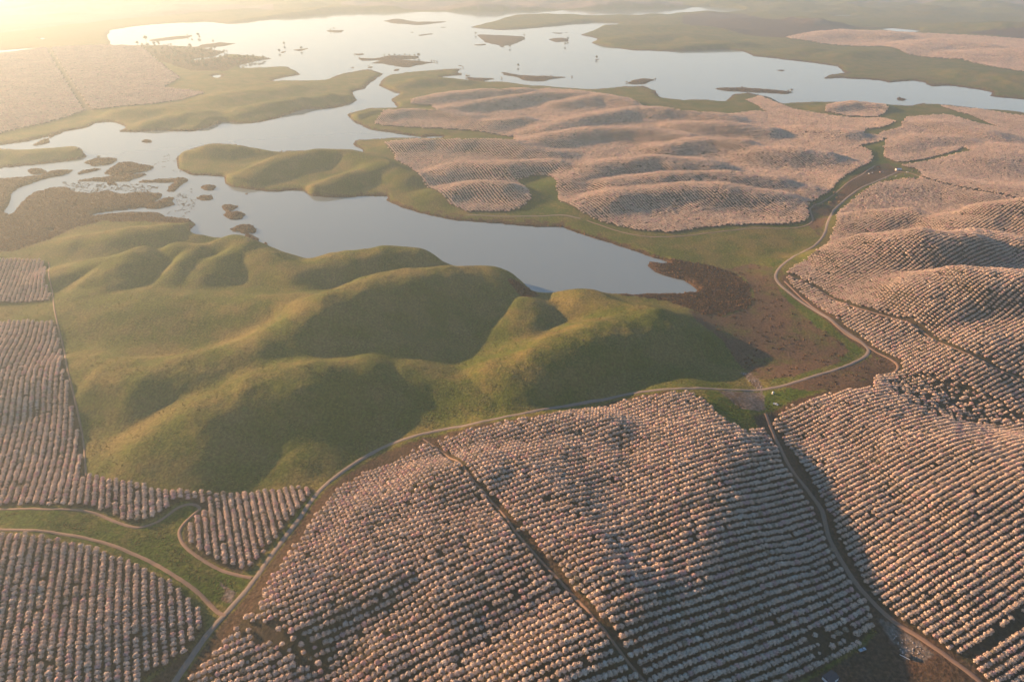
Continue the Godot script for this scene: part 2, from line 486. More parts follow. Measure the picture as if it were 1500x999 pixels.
const HILLS := [
	[1.06, 1.25],
	# green hills between the lake and the gravel road
	[[440,398,12, 500,380,18, 560,367,24, 605,371,20, 640,385,8], 38.0],
	[[745,415,8, 705,403,24, 650,401,33, 600,406,36, 545,418,38, 495,438,38, 445,470,36, 400,500,30], 52.0],
	[[470,455,32, 520,472,27, 560,500,16, 590,525,8], 46.0],
	[[860,436,22, 905,447,24, 960,465,24, 1010,490,14], 36.0],
	[[770,445,16, 765,475,14], 34.0],
	[[960,475,26, 905,486,32, 850,500,34, 800,520,32, 750,545,26, 705,572,16, 660,590,9], 52.0],
	[[640,580,10, 632,610,7], 26.0],
	[[95,545,12, 160,548,19, 230,545,24, 300,535,26, 350,525,26], 44.0],
	[[225,690,9, 265,645,17, 315,600,25, 380,565,31, 450,545,33, 520,545,27, 580,556,18], 52.0],
	[[430,610,18, 460,650,9], 40.0],
	[[120,452,8, 200,445,12, 330,450,15, 420,445,22], 50.0],
	[[120,352,8, 190,338,17, 240,338,15, 285,347,6], 34.0],
	[[95,398,12, 170,378,20, 150,405,14, 138,428,6], 30.0],
	[[205,368,22, 190,388,20, 170,412,13, 160,432,5], 28.0],
	[[262,360,22, 285,362,20, 270,385,18, 255,410,11, 248,430,5], 27.0],
	[[330,354,22, 355,360,22, 325,380,18, 305,405,12, 290,430,5], 30.0],
	[[345,356,20, 395,375,21, 430,398,16, 438,415,8], 32.0],
	# the green spit in the lake
	[[275,224,8, 310,214,20, 345,217,17, 375,224,8], 32.0],
	[[345,263,11, 390,243,18, 420,230,20, 460,222,26, 510,222,24, 545,235,20, 592,258,14], 40.0],
	[[470,272,12, 520,255,17, 560,245,16], 34.0],
	[[-60,226,10, 0,224,12, 70,222,11, 112,219,9], 36.0],
	[1.0, 1.1],
	# low green hills beyond the lake arm
	[[190,160,16, 250,158,18, 290,165,16], 60.0], [[225,178,12, 270,168,20, 315,175,12], 45.0], [[350,165,12, 390,152,20, 430,146,20], 55.0], [[440,148,14, 480,139,20, 515,142,10], 45.0], [[330,140,14, 420,128,14], 90.0],
	[[590,125,10, 620,115,20, 670,118,12], 55.0], [[520,170,10, 548,163,14], 35.0],
	[[900,60,14, 940,52,22, 1000,50,18, 1050,62,12], 110.0], [[880,38,16, 960,38,20, 1060,42,18], 130.0], [[1000,67,14, 1080,62,18], 100.0], [[1280,75,12, 1240,78,18], 110.0], [[1160,75,12, 1190,72,18], 100.0], [[1430,105,20, 1500,112,24], 120.0],
	[[1170,27,40, 1198,29,50, 1215,33,30], 110.0], [[1430,35,40, 1480,33,60, 1540,36,60], 220.0], [[1100,30,25, 1180,38,20], 200.0],
	[0.64, 1.3],
	# orchard hills beyond the lake
	[[600,151,10, 650,140,22, 710,134,27, 770,133,26], 44.0], [[640,163,16, 720,148,32, 790,138,36, 850,138,30], 44.0], [[830,150,24, 880,141,36, 930,150,24, 965,158,12], 46.0], [[556,172,12, 590,163,22, 630,163,22, 680,172,16, 715,186,8], 34.0],
	[[725,180,18, 765,174,24, 790,180,14], 34.0], [[800,190,16, 860,172,28, 930,160,34, 1000,162,32, 1060,172,20], 46.0], [[585,212,14, 640,206,24, 700,206,32, 750,211,32, 800,224,18], 40.0],
	[[790,205,24, 870,190,34, 940,190,36, 1000,200,30, 1030,215,16], 46.0], [[620,262,10, 680,245,24, 750,242,30, 810,240,32, 860,250,20], 40.0], [[640,285,12, 690,273,24, 735,274,26, 772,288,10], 34.0], [[830,265,20, 900,240,34, 960,232,38, 1030,240,26], 46.0],
	[[1000,182,28, 1060,183,36, 1120,190,26], 42.0], [[980,215,26, 1040,206,36, 1085,210,36, 1120,222,20], 40.0], [[1110,225,26, 1160,222,34, 1210,228,26, 1245,243,10], 42.0], [[900,270,28, 980,258,36, 1060,258,36, 1130,265,26, 1170,280,10], 40.0],
	[[855,303,14, 910,285,30, 980,277,36, 1060,276,38, 1130,286,30, 1178,308,12], 42.0], [[1180,190,16, 1240,195,20], 40.0], [[1215,158,16, 1255,152,22, 1290,157,14], 36.0],
	[[1160,58,18, 1230,47,40, 1300,50,40], 120.0], [[1320,72,22, 1380,60,45, 1430,66,40], 120.0], [[1430,80,25, 1500,75,45, 1580,85,45], 130.0],
	[0.74, 1.2],
	# orchard hills on the right
	[[1330,180,10, 1380,182,20, 1440,195,18], 60.0], [[1320,212,10, 1370,203,18, 1410,207,14], 48.0], [[1440,230,14, 1500,222,20], 80.0], [[1290,275,10, 1360,268,16, 1450,280,20, 1540,285,22], 70.0],
	[[1175,398,14, 1225,380,34, 1280,368,52, 1335,368,58, 1388,382,44], 46.0], [[1240,325,20, 1290,318,34, 1335,318,36, 1362,332,20], 38.0], [[1395,337,32, 1440,324,52, 1500,328,54, 1580,340,40], 46.0], [[1420,380,28, 1460,392,26], 40.0],
	[[1300,475,12, 1360,454,32, 1420,440,50, 1480,442,54, 1580,455,44], 50.0], [[1400,540,14, 1470,520,24, 1560,515,32], 48.0],
	[[1150,605,12, 1220,590,22, 1290,605,30, 1350,640,32, 1420,675,24], 72.0], [[1230,745,10, 1290,715,22, 1370,700,32, 1450,690,38, 1540,690,40], 62.0], [[1300,850,8, 1380,810,20, 1450,770,30, 1540,745,38], 54.0], [[1400,935,8, 1500,870,16, 1600,820,24], 36.0],
	[0.88, 1.15],
	# orchard hills in front
	[[985,582,12, 1020,605,24, 1030,650,32, 1010,700,35, 980,760,36, 940,830,35, 910,900,32, 880,960,28], 80.0],
	[[640,655,12, 720,640,22, 800,630,28, 880,628,30], 44.0], [[560,770,26, 640,715,34, 720,690,36, 800,690,34, 860,690,30], 44.0], [[460,860,20, 560,830,30, 650,800,36, 740,770,38, 820,745,36], 44.0], [[600,960,22, 680,890,32, 760,840,38, 850,820,40], 42.0], [[700,1040,26, 800,980,34, 900,900,36], 44.0],
	[[470,790,12, 420,900,10], 60.0], [[60,900,14, -60,880,18], 110.0], [[30,560,10, -60,540,14], 60.0]]


func _ready() -> void:
	# ---------------------------------------------------------------- camera, sky, sun, air
	var cam := Camera3D.new()
	cam.name = "camera"
	cam.position = Vector3(0, CAM_H, 0)
	cam.rotation_degrees = Vector3(-PITCH, 0, 0)
	cam.fov = rad_to_deg(2.0 * atan(499.5 / FPX))
	cam.near = 1.0
	cam.far = 40000.0
	add_child(cam)
	cam.current = true

	var sun := DirectionalLight3D.new()
	sun.name = "sun"
	var az := deg_to_rad(SUN_AZ)
	var el := deg_to_rad(SUN_EL)
	var to_sun := Vector3(-sin(az) * cos(el), sin(el), -cos(az) * cos(el))
	add_child(sun)
	sun.look_at_from_position(Vector3.ZERO, -to_sun, Vector3.UP)
	sun.light_energy = 1.6
	sun.light_color = Color(1.0, 0.81, 0.61)
	sun.light_angular_distance = 0.6
	sun.shadow_enabled = true

	var sky_mat := ProceduralSkyMaterial.new()
	sky_mat.sky_top_color = Color(0.08, 0.48, 0.75)
	sky_mat.sky_horizon_color = Color(0.87, 0.90, 0.87)
	sky_mat.sky_curve = 0.27
	sky_mat.ground_bottom_color = Color(0.3, 0.3, 0.28)
	sky_mat.ground_horizon_color = Color(0.86, 0.86, 0.86)
	sky_mat.sun_angle_max = 40.0
	sky_mat.sun_curve = 0.2
	var sky := Sky.new()
	sky.sky_material = sky_mat
	var env := Environment.new()
	env.background_mode = Environment.BG_SKY
	env.sky = sky
	env.background_energy_multiplier = 0.36
	env.tonemap_mode = Environment.TONE_MAPPER_LINEAR
	env.tonemap_exposure = 3.65
	env.sdfgi_enabled = true
	env.ssao_enabled = true
	env.ssil_enabled = true
	env.volumetric_fog_enabled = true
	env.volumetric_fog_density = 0.0001
	env.volumetric_fog_albedo = Color(0.86, 0.95, 1.0)
	env.volumetric_fog_anisotropy = 0.42
	env.volumetric_fog_length = 8000.0
	var we := WorldEnvironment.new()
	we.name = "air"
	we.environment = env
	add_child(we)

	rng.seed = 7
	build_terrain()
	build_ground()
	build_roads()
	build_orchards()
	build_reeds()
	build_grass()
	build_small_things()
	print("things ", get_child_count())

# ------------------------------------------------------------------ terrain
func build_terrain() -> void:
	var n := NR * NC
	for a in [hgt, wx, wz, land, hill3, warp_a, warp_b]:
		a.resize(n)
	for a in [cover, orch, clear]:
		a.resize(n)
	zrow.resize(NR)
	wrow.resize(NR)
	var n1 := FastNoiseLite.new()
	n1.seed = 3
	n1.frequency = 1.0 / 130.0
	n1.fractal_octaves = 2
	for r in NR:
		var d := Z0 * exp(KR * r)
		zrow[r] = d
		var w := half_width(d)
		wrow[r] = w
		var amp := 11.0 if d < 2500.0 else 22.0
		for c in NC:
			var i := r * NC + c
			var x := w * (2.0 * c / (NC - 1) - 1.0)
			wx[i] = x
			wz[i] = d
			land[i] = 1.0
			warp_a[i] = n1.get_noise_2d(x, d) * amp
			warp_b[i] = n1.get_noise_2d(x + 900.0, d - 400.0) * amp
	fill_land(NEAR_LAKE, 0.0)
	fill_land(UPPER_LAKE, 0.0)
	for q in PONDS:
		fill_land(q, 0.0)
	for q in ISLANDS:
		fill_land(q, 1.0)
		fill_cover_flat(q, REED)
	fill_land([-80,216, 0,218, 25,220, 60,221, 95,217, 117,217, 122,224, 129,230, 105,235, 83,238, 40,242, 0,246, -80,250], 1.0)
	for q in REED_ISLANDS:
		fill_land(q, 1.0)
		fill_cover_flat(q, REED)
	for e in [[305,275,13,4.5], [300,290,13,4.6], [335,304,13,5], [343,316,17,6], [357,336,20,6.5], [365,350,14,5.5], [388,359,6,3], [361,284,3.5,1.6], [214,207,9,3.2], [52,251,13,4.5], [248,258,2,1], [265,308,3,1.5], [232,276,3,1.4]]:
		islet(e[0], e[1], e[2], e[3])
	land = blur(land, 1)
	shore = blur(land, 5)
	for h in HILLS:
		if h[0] is float:
			hill_scale = h[0]
			hill_wide = h[1]
		else:
			ridge(h[0], h[1])
	# the right-hand orchards lie on a broad rise
	var swell := hill3.duplicate()
	hill3.fill(0.0)
	hill_scale = 1.0
	hill_wide = 1.0
	ridge([1420,420,34, 1500,380,44, 1600,350,50, 1750,340,50], 170.0)
	for i in n:
		var t := hill3[i]
		hill3[i] = swell[i]
		swell[i] = pow(t, 1.0 / 3.0)
	var n2 := FastNoiseLite.new()
	n2.seed = 11
	n2.frequency = 1.0 / 220.0
	n2.fractal_octaves = 4
	var n3 := FastNoiseLite.new()
	n3.seed = 21
	n3.frequency = 1.0 / 26.0
	n3.fractal_octaves = 3
	var far := FastNoiseLite.new()
	far.seed = 31
	far.frequency = 1.0 / 900.0
	far.fractal_octaves = 4
	var rag := FastNoiseLite.new()
	rag.seed = 51
	rag.frequency = 1.0 / 34.0
	rag.fractal_octaves = 3
	var rag2 := FastNoiseLite.new()
	rag2.seed = 53
	rag2.frequency = 1.0 / 110.0
	rag2.fractal_octaves = 3
	for i in cells_in(poly_at(MARSH, 0.5)):
		cover[i] = REED
	for r in NR:
		var d := zrow[r]
		for c in NC:
			var i := r * NC + c
			var edge := shore[i]
			var l := land[i] + 0.9 * edge * (1.0 - edge) * (rag.get_noise_2d(wx[i], d) if d < 2200.0 else 2.0 * rag2.get_noise_2d(wx[i], d))
			if cover[i] == REED and d < 2200.0:
				l -= 1.6 * maxf(0.0, rag.get_noise_2d(wx[i] * 1.3 + 700.0, d * 1.3) - 0.30)
			land[i] = l
			var h := clampf((l - 0.5) * 2.6, -1.3, 1.3)
			if l > 0.5:
				var inland := smoothstep(0.5, 0.98, shore[i])
				var up := pow(hill3[i], 1.0 / 3.0) + swell[i]
				var x := wx[i]
				h += inland * (3.2 + 2.4 * n2.get_noise_2d(x, d) + up + n3.get_noise_2d(x, d) * (0.25 + 0.02 * up))
				if d > 4200.0:
					h += inland * smoothstep(4200.0, 9000.0, d) * maxf(0.0, 40.0 + 110.0 * far.get_noise_2d(x, d))
			elif l < 0.5:
				h -= 1.2 * (1.0 - l)
			hgt[i] = h

func build_ground() -> void:
	fill_cover_flat(MARSH, REED)
	# brown reeds round the eastern tip of the lake and the shores
	fill_cover([935,371, 958,373, 985,379, 1020,385, 1055,392, 1080,402, 1098,418, 1104,440, 1097,452, 1070,457, 1055,464, 1035,462, 1005,450, 975,440, 930,434, 905,433, 930,429, 985,430, 1025,427, 1000,412, 960,402, 945,392], REED)
	fill_cover([752,408, 778,425, 790,432, 775,436, 755,425, 742,410], REED)
	fill_cover([1060,395, 1100,386, 1145,395, 1150,415, 1190,450, 1240,490, 1262,508, 1262,520, 1200,540, 1160,553, 1110,556, 1085,535, 1060,500, 1020,470, 1010,455, 1060,464, 1100,450, 1106,430, 1090,405], TAN)
	fill_cover([1128,388, 1145,380, 1140,400, 1142,418, 1165,440, 1200,462, 1235,485, 1262,505, 1265,518, 1235,532, 1230,524, 1246,514, 1232,500, 1195,478, 1165,450, 1145,430], LUSH)
	fill_cover([1030,575, 1060,573, 1085,595, 1110,600, 1125,575, 1160,568, 1205,572, 1150,590, 1128,607, 1110,615, 1080,618, 1055,605], LUSH)
	fill_cover([1050,572, 1118,573, 1122,600, 1110,602, 1085,598, 1068,585], GRAVEL)
	fill_cover([1084,545, 1098,545, 1112,556, 1118,569, 1108,570, 1098,558], GRAVEL)
	fill_cover([1145,566, 1170,558, 1280,522, 1300,535, 1282,550, 1230,570, 1180,572], TAN)
	fill_cover([1215,300, 1190,300, 1185,330, 1200,345, 1208,330, 1225,300, 1290,262, 1310,245, 1300,238, 1282,243, 1250,258], TAN)
	fill_cover([1240,268, 1255,262, 1288,248, 1318,245, 1325,252, 1290,262, 1262,275, 1235,290], BARE)
	fill_cover([1258,212, 1300,205, 1296,232, 1305,238, 1283,240, 1278,222], LUSH)
	fill_cover([757,262, 778,257, 810,257, 817,266, 822,297, 850,312, 850,318, 780,316, 740,313, 770,303, 780,288], LUSH)
	fill_cover([-300,742, 0,746, 120,748, 165,766, 200,773, 225,768, 250,752, 280,739, 290,748, 264,772, 262,790, 300,822, 345,845, 365,850, 335,893, 300,875, 240,842, 130,797, 0,777, -300,775], LUSH)
	fill_cover([318,850, 345,868, 338,885, 322,880, 330,868], GRAVEL)
	fill_cover([0,443, 70,444, 78,468, 0,468, -300,468, -300,443], GRASS)
	fill_cover([1000,22, 1090,20, 1180,27, 1340,42, 1290,42, 1230,42, 1150,55, 1050,40, 1000,34], PLOUGH)
	fill_cover([1410,48, 1500,40, 1700,45, 1700,62, 1500,56], PLOUGH)
	fill_cover([1235,8, 1330,2, 1500,6, 1700,9, 1700,1, 1330,-6], PINK)
	fill_cover([500,8, 700,10, 1000,9, 1000,2, 500,2], PINK)
	fill_cover([-300,55, 0,48, 150,30, 400,14, 400,5, 0,12, -300,20], PINK)
	fill_cover([1190,29, 1197,26, 1206,31, 1196,36], GRAVEL)
	fill_cover([615,640, 640,643, 700,690, 760,765, 870,888, 960,1000, 1010,1060, 960,1060, 920,990, 850,905, 740,775, 660,685], SOIL)
	fill_cover([1105,610, 1140,600, 1170,655, 1200,700, 1230,755, 1255,805, 1310,885, 1420,968, 1560,1060, 1480,1060, 1270,915, 1225,850, 1190,765, 1120,650], SOIL)
	fill_cover([1150,398, 1182,438, 1232,478, 1284,508, 1320,536, 1292,553, 1283,568, 1200,582, 1145,604, 1135,602, 1160,588, 1205,575, 1270,556, 1275,540, 1300,535, 1276,518, 1228,486, 1176,446, 1146,414], BARE)
	fill_cover([205,67, 240,65, 262,70, 330,75, 335,78, 300,84, 398,87, 345,96, 330,104, 280,103, 235,90], REED)
	# trodden strips between the gravel road and the first rows
	fill_cover([222,1060, 262,1003, 306,936, 346,890, 372,858, 406,810, 446,757, 476,719, 504,697, 552,668, 600,648, 650,636, 760,613, 900,588, 985,572, 985,580, 900,597, 760,622, 660,648, 600,670, 545,697, 500,722, 470,760, 400,870, 330,965, 260,1060], BARE)
	fill_cover([300,925, 330,905, 300,935, 240,1010, 190,1060, 150,1060, 240,980, 280,950], BARE)
	fill_cover([1120,606, 1150,660, 1210,752, 1240,820, 1310,900, 1440,985, 1510,1060, 1480,1060, 1400,985, 1290,915, 1235,850, 1195,765, 1125,650], BARE)
	# the dark work yard in the lower right
	fill_cover([1285,925, 1270,945, 1180,1000, 1130,1060, 1480,1060, 1440,1010, 1370,958, 1310,915], BARE)
	fill_cover([1285,905, 1310,915, 1345,938, 1368,958, 1355,970, 1325,965, 1318,950, 1300,930], GRAVEL)
	for k in BLOCKS:
		fill_orchard(BLOCKS[k], k)

	var verts := PackedVector3Array()
	var norms := PackedVector3Array()
	var cols := PackedColorArray()
	var n := NR * NC
	verts.resize(n)
	norms.resize(n)
	cols.resize(n)
	var na := FastNoiseLite.new()
	na.seed = 41
	na.frequency = 1.0 / 70.0
	na.fractal_octaves = 5
	na.fractal_gain = 0.6
	var nb := FastNoiseLite.new()
	nb.seed = 43
	nb.frequency = 1.0 / 9.0
	nb.fractal_octaves = 3
	var nc := FastNoiseLite.new()
	nc.seed = 47
	nc.frequency = 1.0 / 600.0
	nc.fractal_octaves = 3
	var green := Color(0.130, 0.156, 0.030)
	var lush := Color(0.090, 0.130, 0.022)
	var straw := Color(0.245, 0.192, 0.062)
	var reed := Color(0.150, 0.085, 0.045)
	var reed2 := Color(0.105, 0.062, 0.038)
	var tan := Color(0.170, 0.105, 0.064)
	var soil := Color(0.108, 0.080, 0.052)
	var soil2 := Color(0.090, 0.080, 0.042)
	var plough := Color(0.095, 0.062, 0.055)
	var pink := Color(0.34, 0.25, 0.22)
	var gravel := Color(0.27, 0.22, 0.185)
	var bare := Color(0.150, 0.088, 0.055)
	var mud := Color(0.115, 0.075, 0.045)
	for r in NR:
		for c in NC:
			var i := r * NC + c
			var x := wx[i]
			var d := wz[i]
			verts[i] = Vector3(x, hgt[i], -d)
			var cl := maxi(c - 1, 0)
			var cr := mini(c + 1, NC - 1)
			var rl := maxi(r - 1, 0)
			var ru := mini(r + 1, NR - 1)
			var dhx := (hgt[r * NC + cr] - hgt[r * NC + cl]) / (wx[r * NC + cr] - wx[r * NC + cl])
			var xu := x / wrow[ru]
			var dhz := (hgt[ru * NC + c] - hgt[rl * NC + c]) / (zrow[ru] - zrow[rl])
			# the columns fan out: take the slant of a column out of the slope along it
			dhz -= dhx * 0.9 * (2.0 * c / (NC - 1) - 1.0)
			norms[i] = Vector3(-dhx, 1.0, dhz).normalized()
			var a := na.get_noise_2d(x, d)
			var b := nb.get_noise_2d(x, d)
			var e := nc.get_noise_2d(x, d)
			var col := green.lerp(straw, clampf(0.48 + 1.3 * a + 0.45 * b + 0.5 * e, 0.0, 1.0))
			var k := cover[i]
			if orch[i] > 0:
				col = soil.lerp(soil2, clampf(0.4 + 1.2 * a + 0.5 * b, 0.0, 1.0))
				if orch[i] >= 9:
					col = col.lerp(pink, 0.35)
			elif k == SOIL:
				col = soil.lerp(bare, clampf(0.5 + 0.8 * a + 0.6 * b, 0.0, 1.0))
			elif k == REED:
				col = reed.lerp(reed2, clampf(0.5 + 0.8 * a + 1.1 * b, 0.0, 1.0))
			elif k == TAN:
				col = tan.lerp(green, clampf(-0.05 + 1.2 * a + 0.5 * b, 0.0, 0.85))
			elif k == LUSH:
				col = lush.lerp(straw, clampf(0.12 + 1.0 * a + 0.7 * b, 0.0, 0.8))
			elif k == PLOUGH:
				col = plough.lerp(tan, clampf(0.2 + 0.8 * a + 0.5 * e, 0.0, 1.0))
			elif k == PINK:
				col = pink.lerp(tan, clampf(0.1 + 0.8 * a + e, 0.0, 0.7))
			elif k == GRAVEL:
				col = gravel.lerp(tan, clampf(0.4 + 1.0 * b + 0.5 * a, 0.0, 1.0))
			elif k == BARE:
				col = bare.lerp(soil, clampf(0.4 + 1.0 * a + 0.5 * b, 0.0, 1.0))
			# the drawdown belt of dry reeds and mud along the water
			if k != REED and hgt[i] < 3.0 + 1.8 * b + 1.8 * a and d < 6000.0 and shore[i] < 0.992 and orch[i] == 0:
				col = mud.lerp(reed, clampf(0.5 + b, 0.0, 1.0))
			if clear[i] == 1 and orch[i] > 0:
				col = tan
			cols[i] = col
	var idx := PackedInt32Array()
	idx.resize((NR - 1) * (NC - 1) * 6)
	var w := 0
	for r in NR - 1:
		for c in NC - 1:
			var p := r * NC + c
			idx[w] = p
			idx[w + 1] = p + NC
			idx[w + 2] = p + 1
			idx[w + 3] = p + 1
			idx[w + 4] = p + NC
			idx[w + 5] = p + NC + 1
			w += 6
	var arr := []
	arr.resize(Mesh.ARRAY_MAX)
	arr[Mesh.ARRAY_VERTEX] = verts
	arr[Mesh.ARRAY_NORMAL] = norms
	arr[Mesh.ARRAY_COLOR] = cols
	arr[Mesh.ARRAY_INDEX] = idx
	var m := ArrayMesh.new()
	m.add_surface_from_arrays(Mesh.PRIMITIVE_TRIANGLES, arr)
	var mat := StandardMaterial3D.new()
	mat.resource_name = "turf"
	mat.vertex_color_use_as_albedo = true
	mat.albedo_texture = noise_tex(1024, 0.016, 6, 5, Color(0.45, 0.45, 0.42), Color(1.0, 1.0, 1.0))
	mat.heightmap_enabled = true
	mat.heightmap_texture = noise_tex(1024, 0.02, 6, 9, Color.BLACK, Color.WHITE)
	mat.heightmap_scale = 45.0
	mat.uv1_triplanar = true
	mat.uv1_world_triplanar = true
	mat.uv1_scale = Vector3.ONE / 70.0
	mat.roughness = 0.95
	mat.metallic_specular = 0.15
	var g := MeshInstance3D.new()
	g.name = "ground"
	g.mesh = m
	g.material_override = mat
	add_child(g)
	tag(g, "rolling ground of green and straw coloured grass, reeds and orchard soil", "ground", "", "structure")

	var lake := MeshInstance3D.new()
	lake.name = "lake_water"
	var pm := PlaneMesh.new()
	pm.size = Vector2(34000, 18600)
	lake.mesh = pm
	lake.position = Vector3(0, 0, -(Z0 + 9300.0 + 20.0))
	var wm := StandardMaterial3D.new()
	wm.resource_name = "lake water"
	wm.albedo_color = lin(0.14, 0.165, 0.15)
	var ripple := noise_tex(512, 0.02, 4, 17, Color(0.15, 0.15, 0.15), Color(1, 1, 1))
	wm.roughness_texture = ripple
	wm.uv1_triplanar = true
	wm.uv1_world_triplanar = true
	wm.uv1_scale = Vector3(1.0 / 1500.0, 1.0 / 400.0, 1.0 / 420.0)
	wm.roughness = 0.16
	wm.metallic_specular = 0.5
	lake.material_override = wm
	add_child(lake)
	tag(lake, "calm pale water of the branching reservoir", "lake", "", "structure")

# ------------------------------------------------------------------ roads and tracks
func build_roads() -> void:
	var gravel := StandardMaterial3D.new()
	gravel.albedo_texture = noise_tex(256, 0.05, 4, 61, lin(0.11, 0.080, 0.060), lin(0.22, 0.165, 0.125))
	gravel.roughness = 0.95
	var dirt := StandardMaterial3D.new()
	dirt.albedo_texture = noise_tex(256, 0.05, 4, 67, lin(0.12, 0.070, 0.043), lin(0.25, 0.15, 0.092))
	dirt.roughness = 0.95
	road("gravel_road", [215,1060, 255,1000, 300,934, 340,888, 366,858, 400,810, 440,757, 470,717, 500,692, 550,661, 600,641, 650,629, 700,619, 760,607, 830,595, 900,582, 950,573, 1000,569, 1050,570, 1100,572, 1140,567, 1180,555, 1220,543, 1250,532, 1268,522, 1273,513, 1262,501, 1230,479, 1190,452, 1160,431, 1142,416, 1137,403, 1148,387, 1175,370, 1198,356, 1209,341, 1213,326, 1224,306, 1240,291, 1256,279, 1288,264, 1316,252], 4.5, 6.5, gravel, 0.35, "long pale gravel road winding between the green hills and the orchards")
	road("farm_track", [1316,251, 1336,254, 1363,264, 1417,277, 1500,297, 1600,322], 4.0, 4.5, dirt, 0.3, "thin dirt track crossing the hillside orchard above the parked farm machines")
	road("farm_track", [330,903, 318,897, 290,869, 255,844, 215,821, 150,795, 80,781, 0,776, -120,774], 3.2, 5.5, dirt, 0.4, "dirt track along the lower edge of the narrow grass strip")
	road("farm_track", [368,847, 330,838, 295,820, 270,800, 262,781, 270,766, 285,752, 292,745, 280,739, 262,743, 245,755, 225,767, 200,773, 170,765, 130,750, 60,746, 0,746, -120,745], 2.9, 5.0, dirt, 0.4, "looping dirt track along the upper edge of the narrow grass strip")
	road("farm_track", [620,643, 655,668, 690,700, 725,740, 760,785, 800,830, 835,868, 870,905, 905,950, 945,999, 985,1050], 2.0, 2.7, dirt, 0.3, "straight dirt track cutting the big orchard block in two")
	road("dirt_road", [1122,606, 1132,632, 1155,680, 1181,715, 1204,747, 1214,785, 1238,830, 1263,865, 1303,905, 1352,937, 1392,965, 1422,987, 1455,1015, 1510,1060], 3.8, 4.8, dirt, 0.35, "reddish dirt road running down the valley between two orchard blocks")
	road("farm_track", [1158,404, 1200,425, 1250,449, 1290,461, 1340,477, 1390,507, 1440,529, 1500,558, 1600,600], 2.4, 4.2, dirt, 0.3, "dirt track climbing across the orchard hillside above the bend of the gravel road")
	road("farm_track", [683,315, 750,317, 820,315, 850,320], 4.0, 4.5, gravel, 0.3, "short pale track below the orchard hill beside the lake")
	road("farm_track", [860,323, 930,344, 980,347, 1050,340, 1110,334, 1165,334, 1190,325, 1188,305, 1215,290, 1250,263, 1282,243], 3.4, 5.0, dirt, 0.3, "track skirting the foot of the lakeside orchard hill up into the valley")
	road("farm_track", [70,384, 77,440, 84,478, 100,550, 113,605, 122,655, 125,697], 1.8, 3.4, dirt, 0.3, "straight narrow track between the hill grass and the orchard rows")
	road("farm_track", [1150,412, 1180,441, 1232,483, 1280,513, 1316,537, 1290,550], 3.0, 4.5, dirt, 0.3, "dirt margin along the foot of the orchard rows beside the gravel road")
	keep_clear(smooth_line([70,70, 88,100, 108,132, 127,161], 3.0), 11.0)
	for q in roads_todo:
		lay_road(q[0], q[1], q[2], q[3], q[4], q[5])
	# headland between two orchard blocks, without trees
	for i in cells_in(poly_on([1402,964, 1442,934, 1500,896, 1620,826, 1636,843, 1500,915, 1426,971])):
		clear[i] = 1
	for i in cells_in(poly_on([905,641, 912,641, 911,646, 904,646])):
		clear[i] = 1

# ------------------------------------------------------------------ orchards
var sparse := []

